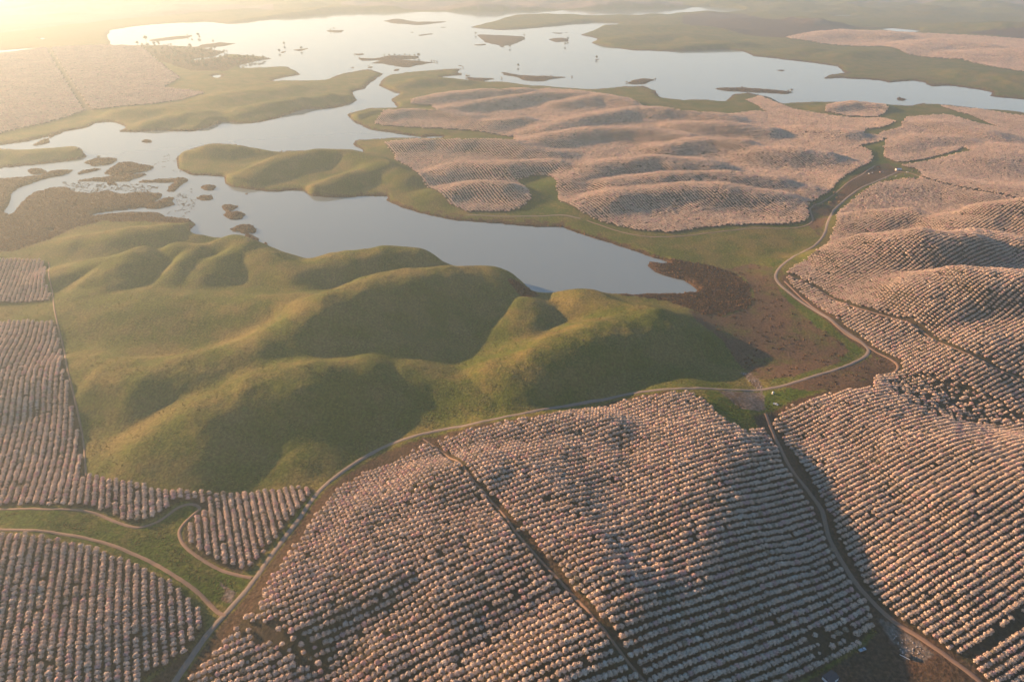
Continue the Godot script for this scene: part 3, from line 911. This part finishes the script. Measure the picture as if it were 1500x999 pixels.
func build_orchards() -> void:
	var bark := plain(lin(0.060, 0.045, 0.038))
	var bloom := StandardMaterial3D.new()
	bloom.resource_name = "almond blossom"
	bloom.vertex_color_use_as_albedo = true
	bloom.roughness = 0.9
	bloom.metallic_specular = 0.1
	bloom.backlight_enabled = true
	bloom.backlight = Color(0.24, 0.24, 0.24)
	var whole := []
	var crowns := []
	var trunks := []
	for v in 6:
		var c := crown_mesh(100 + v, 360, 2.72, 0.7, 4.9, 0.28)
		var t := trunk_mesh(200 + v, 5.0, 2.3)
		crowns.append(c)
		trunks.append(t)
		var both := crown_mesh(100 + v, 360, 2.72, 0.7, 4.9, 0.28)
		both = trunk_mesh(200 + v, 5.0, 2.3, both)
		both.surface_set_material(0, bloom)
		both.surface_set_material(1, bark)
		whole.append(both)
	sparse = [poly_on([355,905, 385,893, 400,905, 440,930, 500,950, 480,985, 430,975, 395,950, 350,935]), poly_on([1290,560, 1340,545, 1400,560, 1470,590, 1520,620, 1440,625, 1380,615, 1330,590]), poly_on([1180,935, 1240,915, 1270,935, 1200,975])]
	var nz := FastNoiseLite.new()
	nz.seed = 71
	nz.frequency = 1.0 / 60.0
	var along := Vector2(sin(deg_to_rad(ROW_AZ)), cos(deg_to_rad(ROW_AZ)))   # x, distance
	var across := Vector2(along.y, -along.x)
	var at := []          # [distance to the camera, transform, tint, block, variant]
	var count := {}
	# blocks 4, 5, 6, 7, 9 have their rows along the grid, the others across it
	for style in 2:
		var su := 3.9 if style == 0 else 5.7
		var sv := 5.7 if style == 0 else 3.9
		var blocks := [4, 5, 6, 7, 8] if style == 0 else [1, 2, 3, 9, 10]
		for q in blocks:
			var shrink := 0.88 if q == 3 else 1.0
			var poly := PackedVector2Array()
			var px: Array = BLOCKS[q]
			var lo := Vector2(1e9, 1e9)
			var hi := -lo
			for i in range(0, px.size(), 2):
				var g := on_ground(px[i], px[i + 1])
				var p := Vector2(g.x, -g.z)
				var s := Vector2(p.dot(along), p.dot(across))
				lo = lo.min(s)
				hi = hi.max(s)
			var grow := shrink if q < 9 else 1.5
			for iu in range(int(lo.x / (su * grow)), int(hi.x / (su * grow)) + 1):
				for iv in range(int(lo.y / (sv * grow)), int(hi.y / (sv * grow)) + 1):
					var u := iu * su * grow
					var v := iv * sv * grow
					var x := along.x * u + across.x * v
					var d := along.y * u + across.y * v
					if d < Z0 + 3.0 or absf(x) > half_width(d) * 0.97:
						continue
					var i := cell_at(x, -d)
					if i < 0 or orch[i] != q or clear[i] == 1 or hgt[i] < 0.9:
						continue
					x += rng.randf_range(-0.22, 0.22)
					d += rng.randf_range(-0.22, 0.22)
					var miss := rng.randf()
					if miss < 0.008:
						continue
					var thin := false
					if d < 900.0:
						for s in sparse:
							if Geometry2D.is_point_in_polygon(Vector2(x, d), s):
								thin = true
					if thin and miss < 0.45:
						continue
					var size := rng.randf_range(0.82, 1.04) * (0.96 + 0.16 * nz.get_noise_2d(x, d))
					if thin:
						size *= rng.randf_range(0.65, 1.12)
					elif miss < 0.022:
						size *= 0.6
					size *= grow
					var b := Basis(Vector3.UP, rng.randf() * TAU).scaled(Vector3(size, size * rng.randf_range(0.9, 1.1), size))
					var o := Vector3(x, height_at(x, -d) - 0.05, -d)
					var k := rng.randf()
					var shade := rng.randf_range(0.86, 1.08)
					var tint := Color(0.67, 0.50, 0.385).lerp(Color(0.66, 0.54, 0.43), k)
					if rng.randf() < 0.10:
						tint = Color(0.62, 0.42, 0.37)
					elif rng.randf() < 0.04:
						tint = Color(0.40, 0.33, 0.24)
					shade *= 1.0 + 0.16 * nz.get_noise_2d(x * 0.6 + 300.0, d * 0.6)
					at.append([o.distance_to(Vector3(0, CAM_H, 0)), Transform3D(b, o), tint * shade, q, rng.randi() % 6, thin])
					count[q] = count.get(q, 0) + 1
	print("trees ", at.size(), " ", count)
	# the 300 that show largest are trees of their own, the others one mass
	var seen := []
	for k in at.size():
		if at[k][0] < 720.0:
			var p := to_pixel(at[k][1].origin)
			if p.x > 4.0 and p.x < 1496.0 and p.y > 10.0 and p.y < 1004.0:
				seen.append(k)
	seen.sort_custom(func(a, b): return at[a][0] < at[b][0])
	seen.resize(mini(300, seen.size()))
	var single := {}
	var tones := []
	for k in 5:
		var m := bloom.duplicate()
		m.vertex_color_use_as_albedo = false
		var c: Color = Color(0.67, 0.50, 0.385).lerp(Color(0.66, 0.54, 0.43), k / 4.0) * (0.9 + 0.04 * k)
		m.albedo_color = lin(c.r, c.g, c.b)
		tones.append(m)
	var says := {1: "pale pink blossoming almond tree in the near rows between gravel road and straight track", 2: "pale pink blossoming almond tree in the near rows between straight track and dark yard",
		3: "pale pink blossoming almond tree in the near rows beyond the reddish dirt road", 5: "pale pink blossoming almond tree in the near rows below the narrow grass strip", 4: "pale pink blossoming almond tree in the small block inside the looping track"}
	for k in seen:
		single[k] = true
		var e: Array = at[k]
		var t: Node3D
		if e[5]:
			t = thing("almond_tree", Vector3.ZERO, 0.0, "scattered pale almond tree in the gappy patch beside the gravel road junction" if e[3] == 1 else "scattered pale almond tree in the thin corner rows beside the dark yard", "tree", "scattered almond trees in the gappy patch" if e[3] == 1 else "scattered almond trees by the yard")
		else:
			t = thing("almond_tree", Vector3.ZERO, 0.0, says[e[3]], "tree", "almond trees in blossom, block %s" % ["", "beside the gravel road", "above the dark yard", "beyond the dirt road", "inside the loop", "below the grass strip"][e[3]])
		t.transform = e[1]
		part("trunk", trunks[e[4]], bark, t)
		part("crown", crowns[e[4]], tones[rng.randi() % 5], t)
	var mass := thing("almond_orchard", Vector3.ZERO, 0.0, "countless rows of pale pink blossoming almond trees over the hills", "orchard")
	mass.set_meta("kind", "stuff")
	for v in 6:
		var where := []
		var tints := PackedColorArray()
		for k in at.size():
			if at[k][4] == v and not single.has(k):
				where.append(at[k][1])
				tints.append(at[k][2])
		scatter("orchard_rows", mass, whole[v], null, where, tints)

# ------------------------------------------------------------------ reeds
func build_reeds() -> void:
	var m := StandardMaterial3D.new()
	m.resource_name = "dry reed"
	m.vertex_color_use_as_albedo = true
	m.roughness = 0.95
	m.metallic_specular = 0.1
	m.backlight_enabled = true
	m.backlight = Color(0.3, 0.3, 0.3)
	var tufts := [tuft_mesh(301, 16, 1.5, 2.4), tuft_mesh(302, 16, 1.7, 2.0)]
	var where := [[], []]
	var tints := [PackedColorArray(), PackedColorArray()]
	var nz := FastNoiseLite.new()
	nz.seed = 81
	nz.frequency = 1.0 / 24.0
	for i in NR * NC:
		var d := wz[i]
		if d > 3600.0 or absf(wx[i]) > 0.85 * d + 60.0 or hgt[i] < 0.15 or orch[i] > 0 or clear[i] == 1:
			continue
		var margin := cover[i] != REED and hgt[i] < 1.9 and land[i] < 0.999
		var scrub := cover[i] == TAN and rng.randf() < 0.06
		if cover[i] != REED and not margin and not scrub:
			continue
		var n := 2 if d < 1500.0 else 3
		for k in n:
			var x := wx[i] + rng.randf_range(-0.5, 0.5) * d * 0.0032
			var e := d + rng.randf_range(-0.5, 0.5) * d * KR
			if nz.get_noise_2d(x, e) < -0.38:
				continue
			var y := height_at(x, -e)
			if y < 0.1:
				continue
			var s := rng.randf_range(0.55, 1.1) * (1.0 if d < 1500.0 else 1.35)
			var v := rng.randi() % 2
			where[v].append(Transform3D(Basis(Vector3.UP, rng.randf() * TAU).scaled(Vector3(s, s * rng.randf_range(0.6, 1.1), s)), Vector3(x, y - 0.05, -e)))
			tints[v].append(Color(0.21, 0.120, 0.062).lerp(Color(0.13, 0.078, 0.050), rng.randf()))
	for area in [[90,266, 120,268, 150,270, 200,270, 235,275, 215,282, 160,279, 135,284, 105,280], [255,285, 275,275, 290,300, 270,318, 245,312, 258,300], [215,235, 290,215, 300,230, 255,255, 280,280]]:
		var poly := poly_at(area, 0.0)
		var b := Rect2(poly[0], Vector2.ZERO)
		for p in poly:
			b = b.expand(p)
		for k in 420 if area[0] == 90 else 130:
			var c := Vector2(rng.randf_range(b.position.x, b.end.x), rng.randf_range(b.position.y, b.end.y))
			if not Geometry2D.is_point_in_polygon(c, poly):
				continue
			for j in rng.randi_range(1, 5):
				var v := rng.randi() % 2
				var s := rng.randf_range(0.5, 1.0)
				where[v].append(Transform3D(Basis(Vector3.UP, rng.randf() * TAU).scaled(Vector3(s, s * 0.6, s)), Vector3(c.x + rng.randfn() * 2.0, -0.1, -c.y + rng.randfn() * 2.0)))
				tints[v].append(Color(0.14, 0.09, 0.055))
	print("reeds ", where[0].size() + where[1].size())
	var bed := thing("reed_bed", Vector3.ZERO, 0.0, "brown dry reeds fringing the lake shores, islets and marsh", "reeds")
	bed.set_meta("kind", "stuff")
	for v in 2:
		scatter("reeds", bed, tufts[v], m, where[v], tints[v])

# ------------------------------------------------------------------ tufts on the pasture
func build_grass() -> void:
	var m := StandardMaterial3D.new()
	m.resource_name = "pasture tuft"
	m.vertex_color_use_as_albedo = true
	m.roughness = 0.95
	m.metallic_specular = 0.1
	m.backlight_enabled = true
	m.backlight = Color(0.4, 0.4, 0.4)
	var where := []
	var tints := PackedColorArray()
	var nz := FastNoiseLite.new()
	nz.seed = 83
	nz.frequency = 1.0 / 40.0
	nz.fractal_octaves = 3
	for i in NR * NC:
		var d := wz[i]
		if d > 1500.0 or (cover[i] != GRASS and cover[i] != LUSH) or orch[i] > 0 or clear[i] == 1 or hgt[i] < 2.5:
			continue
		for k in 2:
			var x := wx[i] + rng.randf_range(-0.5, 0.5) * d * 0.0032
			var e := d + rng.randf_range(-0.5, 0.5) * d * KR
			var n := nz.get_noise_2d(x, e)
			if rng.randf() > 0.15 + 0.8 * n:
				continue
			var s := rng.randf_range(0.35, 0.8)
			where.append(Transform3D(Basis(Vector3.UP, rng.randf() * TAU).scaled(Vector3(s, s * 0.42, s)), Vector3(x, height_at(x, -e) - 0.04, -e)))
			tints.append(Color(0.10, 0.125, 0.026).lerp(Color(0.24, 0.18, 0.062), clampf(rng.randf() + 0.6 * n, 0.0, 1.0)))
	print("tufts ", where.size())
	var g := thing("pasture_grass", Vector3.ZERO, 0.0, "rough grass tufts over the green pasture hills", "grass")
	g.set_meta("kind", "stuff")
	scatter("grass_tufts", g, tuft_mesh(303, 14, 1.4, 1.8), m, where, tints)

# ------------------------------------------------------------------ small things
func box(st: SurfaceTool, lo: Vector3, hi: Vector3) -> void:
	var b := BoxMesh.new()
	b.size = hi - lo
	st.append_from(b, 0, Transform3D(Basis.IDENTITY, 0.5 * (lo + hi)))

func box_mesh(lo: Vector3, hi: Vector3) -> ArrayMesh:
	var st := SurfaceTool.new()
	st.begin(Mesh.PRIMITIVE_TRIANGLES)
	box(st, lo, hi)
	return st.commit()

func rock_mesh(seed_: int) -> ArrayMesh:
	var r := RandomNumberGenerator.new()
	r.seed = seed_
	var sm := SphereMesh.new()
	sm.radial_segments = 8
	sm.rings = 5
	sm.radius = 0.5
	sm.height = 1.0
	var arr := sm.get_mesh_arrays()
	var v: PackedVector3Array = arr[Mesh.ARRAY_VERTEX]
	var nz := FastNoiseLite.new()
	nz.seed = seed_
	nz.frequency = 0.9
	for i in v.size():
		v[i] = v[i] * (1.0 + 0.6 * nz.get_noise_3dv(v[i])) * Vector3(1.3, 0.7, 1.0)
	arr[Mesh.ARRAY_VERTEX] = v
	arr[Mesh.ARRAY_NORMAL] = null
	arr[Mesh.ARRAY_TANGENT] = null
	var m := ArrayMesh.new()
	m.add_surface_from_arrays(Mesh.PRIMITIVE_TRIANGLES, arr)
	var st := SurfaceTool.new()
	st.create_from(m, 0)
	st.generate_normals()
	return st.commit()

func seat(px: float, py: float) -> Vector3:
	var p := on_ground(px, py)
	p.y = maxf(height_at(p.x, p.z), 0.0)
	return p

# a pickup: a body with a bed, a cab with windows, four wheels
func pickup(px: float, py: float, turn: float, paint: Color, label: String, group := "") -> void:
	var t := thing("pickup_truck", seat(px, py), deg_to_rad(turn), label, "truck", group)
	var m := plain(paint, 0.4)
	var st := SurfaceTool.new()
	st.begin(Mesh.PRIMITIVE_TRIANGLES)
	box(st, Vector3(-2.7, 0.55, -0.95), Vector3(2.7, 1.05, 0.95))
	box(st, Vector3(-2.7, 1.05, -0.95), Vector3(-2.62, 1.45, 0.95))
	box(st, Vector3(-2.62, 1.05, -0.95), Vector3(0.1, 1.45, -0.85))
	box(st, Vector3(-2.62, 1.05, 0.85), Vector3(0.1, 1.45, 0.95))
	box(st, Vector3(1.6, 1.05, -0.9), Vector3(2.65, 1.25, 0.9))
	part("body", st.commit(), m, t)
	st = SurfaceTool.new()
	st.begin(Mesh.PRIMITIVE_TRIANGLES)
	box(st, Vector3(0.1, 1.05, -0.88), Vector3(1.6, 1.2, 0.88))
	box(st, Vector3(0.25, 1.78, -0.78), Vector3(1.35, 1.88, 0.78))
	part("cab", st.commit(), m, t)
	part("window", box_mesh(Vector3(0.2, 1.2, -0.8), Vector3(1.42, 1.78, 0.8)), plain(Color(0.06, 0.07, 0.08), 0.1), t)
	var w := CylinderMesh.new()
	w.top_radius = 0.4
	w.bottom_radius = 0.4
	w.height = 0.28
	w.radial_segments = 14
	for x in [-1.7, 1.75]:
		for z in [-0.86, 0.86]:
			var o := part("wheel", w, plain(Color(0.05, 0.05, 0.05)), t)
			o.position = Vector3(x, 0.38, z)
			o.rotation.x = PI / 2

func shed(px: float, py: float, turn: float, size: Vector3, wall: Color, top: Color, label: String) -> void:
	var t := thing("farm_shed", seat(px, py), deg_to_rad(turn), label, "shed")
	var h := size * 0.5
	part("wall", box_mesh(Vector3(-h.x, -0.5, -h.z), Vector3(h.x, size.y, h.z)), plain(wall), t)
	var st := SurfaceTool.new()
	st.begin(Mesh.PRIMITIVE_TRIANGLES)
	var pr := PrismMesh.new()
	pr.size = Vector3(size.z + 0.6, size.y * 0.4, size.x + 0.6)
	st.append_from(pr, 0, Transform3D(Basis(Vector3.UP, PI / 2), Vector3(0, size.y * 1.2 + 0.01, 0)))
	part("roof", st.commit(), plain(top, 0.6), t)
	part("door", box_mesh(Vector3(-1.0, 0.0, h.z), Vector3(1.0, minf(2.2, size.y * 0.85), h.z + 0.06)), plain(Color(0.25, 0.22, 0.2)), t)

func tank(px: float, py: float, radius: float, high: float, paint: Color, label: String) -> void:
	var t := thing("water_tank", seat(px, py), 0.0, label, "tank")
	var c := CylinderMesh.new()
	c.top_radius = radius
	c.bottom_radius = radius
	c.height = high
	c.radial_segments = 20
	part("shell", c, plain(paint, 0.5), t).position.y = high * 0.5
	var d := SphereMesh.new()
	d.radius = radius * 0.98
	d.height = radius * 0.7
	d.is_hemisphere = true
	d.radial_segments = 20
	d.rings = 5
	part("lid", d, plain(paint, 0.5), t).position.y = high

func plant(called: String, px: float, py: float, scale_: Vector3, crown: Mesh, stem: Mesh, leaf: Material, bark: Material, label: String, category: String, group := "") -> void:
	var t := thing(called, seat(px, py), rng.randf() * TAU, label, category, group)
	t.scale = scale_
	part("trunk", stem, bark, t)
	part("crown", crown, leaf, t)

func leafy(r: float, g: float, b: float) -> StandardMaterial3D:
	var m := plain(lin(r, g, b))
	m.backlight_enabled = true
	m.backlight = Color(0.35, 0.35, 0.35)
	return m

func build_small_things() -> void:
	rng.seed = 91
	# the grass corner by the road fork
	pickup(1136.5, 593.0, -32.0, lin(0.62, 0.60, 0.55), "pale pickup truck parked on the grass above the orchard corner")
	tank(1132.5, 577.0, 1.1, 2.2, lin(0.60, 0.55, 0.48), "small pale tank on the grass beside the gravel road")
	# the dark yard
	pickup(1263.5, 953.0, 20.0, lin(0.34, 0.37, 0.39), "pale blue-grey pickup truck at the end of the orchard rows by the dark yard")
	shed(1216, 996, 30.0, Vector3(9, 3.2, 6), lin(0.45, 0.50, 0.55), lin(0.05, 0.05, 0.055), "small pale shed with a dark roof in the dark yard")
	tank(1333, 963, 1.8, 1.5, lin(0.03, 0.03, 0.032), "squat black tank at the edge of the gravel heap in the dark yard")
	var pipe := thing("irrigation_pipe", seat(1326, 963), deg_to_rad(-38.0), "white pipe lying beside the black tank in the dark yard", "pipe")
	var st := SurfaceTool.new()
	st.begin(Mesh.PRIMITIVE_TRIANGLES)
	tube(st, Vector3(-3.2, 0.25, 0), Vector3(3.2, 0.25, 0), 0.2, 0.2, 8)
	part("barrel", st.commit(), plain(lin(0.55, 0.56, 0.56), 0.4), pipe)
	st = SurfaceTool.new()
	st.begin(Mesh.PRIMITIVE_TRIANGLES)
	tube(st, Vector3(3.0, 0.25, 0), Vector3(3.3, 0.25, 0), 0.27, 0.27, 8)
	part("coupling", st.commit(), plain(lin(0.3, 0.3, 0.3), 0.5), pipe)
	var rocks := [rock_mesh(1), rock_mesh(2), rock_mesh(3)]
	var pale := plain(lin(0.26, 0.23, 0.21))
	var yard := poly_on([1300,925, 1330,935, 1362,956, 1350,968, 1325,962, 1315,945])
	var seep := poly_on([1085,545, 1098,546, 1112,557, 1117,569, 1108,570, 1097,558])
	for q in [[yard, 46, "pale stone lying in the gravel heap beside the reddish dirt road", "stones in the gravel heap", 0.45, 1.1], [seep, 26, "pale boulder in the rocky gully above the gravel road", "boulders in the rocky gully", 0.6, 1.5]]:
		var b := Rect2(q[0][0], Vector2.ZERO)
		for p in q[0]:
			b = b.expand(p)
		var made := 0
		while made < q[1]:
			var p := Vector2(rng.randf_range(b.position.x, b.end.x), rng.randf_range(b.position.y, b.end.y))
			if not Geometry2D.is_point_in_polygon(p, q[0]):
				continue
			made += 1
			var o := MeshInstance3D.new()
			o.name = numbered("stone" if q[1] == 46 else "boulder")
			o.mesh = rocks[made % 3]
			o.material_override = pale
			add_child(o)
			var s := rng.randf_range(q[4], q[5])
			o.position = Vector3(p.x, height_at(p.x, -p.y) + s * 0.12, -p.y)
			o.rotation.y = rng.randf() * TAU
			o.scale = Vector3.ONE * s
			tag(o, q[2], "rock", q[3])
	# machines and sheds at the head of the side valley
	shed(1316.5, 249.5, 8.0, Vector3(13, 3.2, 5), lin(0.62, 0.50, 0.45), lin(0.66, 0.58, 0.53), "long pale shed on the bare earth where the valley tracks meet")
	pickup(1330, 252.5, 12.0, lin(0.62, 0.58, 0.55), "pale truck standing on the track beyond the long pale shed")
	pickup(1313, 258.5, 40.0, lin(0.68, 0.64, 0.60), "white truck standing on the track edge below the long pale shed")
	pickup(1273.5, 254.8, 80.0, lin(0.70, 0.68, 0.64), "white truck parked on the grass across the valley from the shed")
	pickup(1278.5, 253.5, 70.0, lin(0.40, 0.42, 0.46), "grey truck parked next to the white truck in the valley")
	shed(1292, 252.8, -15.0, Vector3(7, 2.6, 4), lin(0.42, 0.26, 0.2), lin(0.09, 0.08, 0.08), "small reddish shed with a dark roof on the valley floor")
	# plants
	var bark := plain(lin(0.07, 0.055, 0.045))
	var olive := leafy(0.05, 0.055, 0.03)
	var straw := leafy(0.24, 0.16, 0.09)
	var grey := leafy(0.17, 0.145, 0.11)
	var bush := crown_mesh(401, 260, 2.6, 0.3, 4.0, 0.4)
	var bush_stem := trunk_mesh(402, 3.6, 2.0)
	var tall := crown_mesh(403, 420, 2.6, 2.0, 13.0, 0.55)
	var tall_stem := trunk_mesh(404, 11.0, 1.8)
	for q in [[1193,300,1.2], [1222,284,1.5], [1216,298,1.3], [1230,297,1.1], [1206,301,0.9], [1226,291,1.0]]:
		plant("dry_shrub", q[0], q[1], Vector3.ONE * q[2], bush, bush_stem, straw, bark, "straw coloured shrub on the valley floor between the track and the gravel road", "shrub", "dry shrubs on the valley floor")
	for q in [[1338,251.5,1.2], [1346,253.5,1.5], [1354,252,1.6], [1350,257,1.2], [1299,262.5,1.1], [1306,263,1.0], [1320,263.5,1.2], [1331,263,1.3], [1340,262,1.3], [1326,257.5,0.9]]:
		plant("shrub", q[0], q[1], Vector3.ONE * q[2], bush, bush_stem, grey, bark, "grey-green shrub beside the track fork near the long pale shed", "shrub", "shrubs around the track fork")
	plant("shrub", 855, 500, Vector3.ONE * 0.7, bush, bush_stem, olive, bark, "lone small shrub on the crest of the green hill", "shrub")
	plant("shrub", 363.5, 353.5, Vector3.ONE * 0.8, bush, bush_stem, grey, bark, "pale shrub on the green shore beside the reed islets", "shrub")
	plant("shrub", 144, 231.5, Vector3.ONE * 1.7, bush, bush_stem, grey, bark, "bare grey shrub on the reed islet off the low grassy spit", "shrub")
	plant("shrub", 115, 218.5, Vector3.ONE * 1.3, bush, bush_stem, grey, bark, "grey shrub on the tip of the low grassy spit", "shrub")
	plant("shrub", 380, 222, Vector3.ONE * 1.2, bush, bush_stem, grey, bark, "grey shrub on the saddle of the green headland in the lake", "shrub")
	plant("shrub", 412, 222, Vector3.ONE * 0.8, bush, bush_stem, grey, bark, "small grey shrub by the water on the green headland", "shrub")
	for q in [[684,113,2.6], [687,112.5,2.0], [675,108.5,1.6], [678,99,1.6], [636,90.5,1.8], [640,91,1.6], [632,89.5,1.8], [1160,133.5,2.2], [1155,134,1.6], [1087,128.5,1.6], [540,97,1.4], [526,85,1.6], [519,80,1.5], [735,115,1.6], [807,112,1.8], [838,113,1.5], [918,121,1.6], [960,116,1.5], [1318,144,1.4]]:
		plant("islet_shrub", q[0], q[1], Vector3.ONE * q[2], bush, bush_stem, grey, bark, "grey shrub on a low islet in the far water", "shrub", "shrubs on the far islets")
	# trees standing in and along the flooded far shore
	var spots := []
	for q in [[213,60,1.5], [201,66,1.1], [231,65,1.1], [274,53,0.7], [280,55,0.8], [290,54,1.2], [292,56,0.8], [278,70,1.1], [312,63,0.9], [314,73,1.1], [409,77,0.9], [441,73,0.9], [416,66,0.9], [489,44,0.9], [484,45,0.7], [697,51,0.9], [768,54,0.9], [747,70,0.8], [832,59,0.9], [828,67,0.9], [759,98,0.7], [874,86.5,0.8], [563,83,0.6], [570,83,0.7], [578,82.5,0.7], [585,83,0.6], [593,82.5,0.7], [600,83,0.6], [607,83,0.7], [613,84,1.0]]:
		spots.append(q)
	for area in [[[205,67, 240,65, 262,70, 330,75, 335,78, 300,84, 265,88, 262,98, 235,88], 90], [[270,92, 300,88, 335,84, 372,84, 398,87, 372,92, 345,96, 330,100, 280,99], 80]]:
		var poly := PackedVector2Array()
		var px: Array = area[0]
		for i in range(0, px.size(), 2):
			poly.append(Vector2(px[i], px[i + 1]))
		var made := 0
		while made < area[1]:
			var p := Vector2(rng.randf_range(200, 400), rng.randf_range(60, 102))
			if Geometry2D.is_point_in_polygon(p, poly):
				made += 1
				spots.append([p.x, p.y, rng.randf_range(0.55, 1.05)])
	for q in spots:
		var s: float = q[2]
		plant("waterside_tree", q[0], q[1], Vector3(s * 3.0, s * 1.7, s * 3.0), tall, tall_stem, olive, bark, "hazy dull green tree standing in the shallows of the far lake", "tree", "trees in the far shallows")
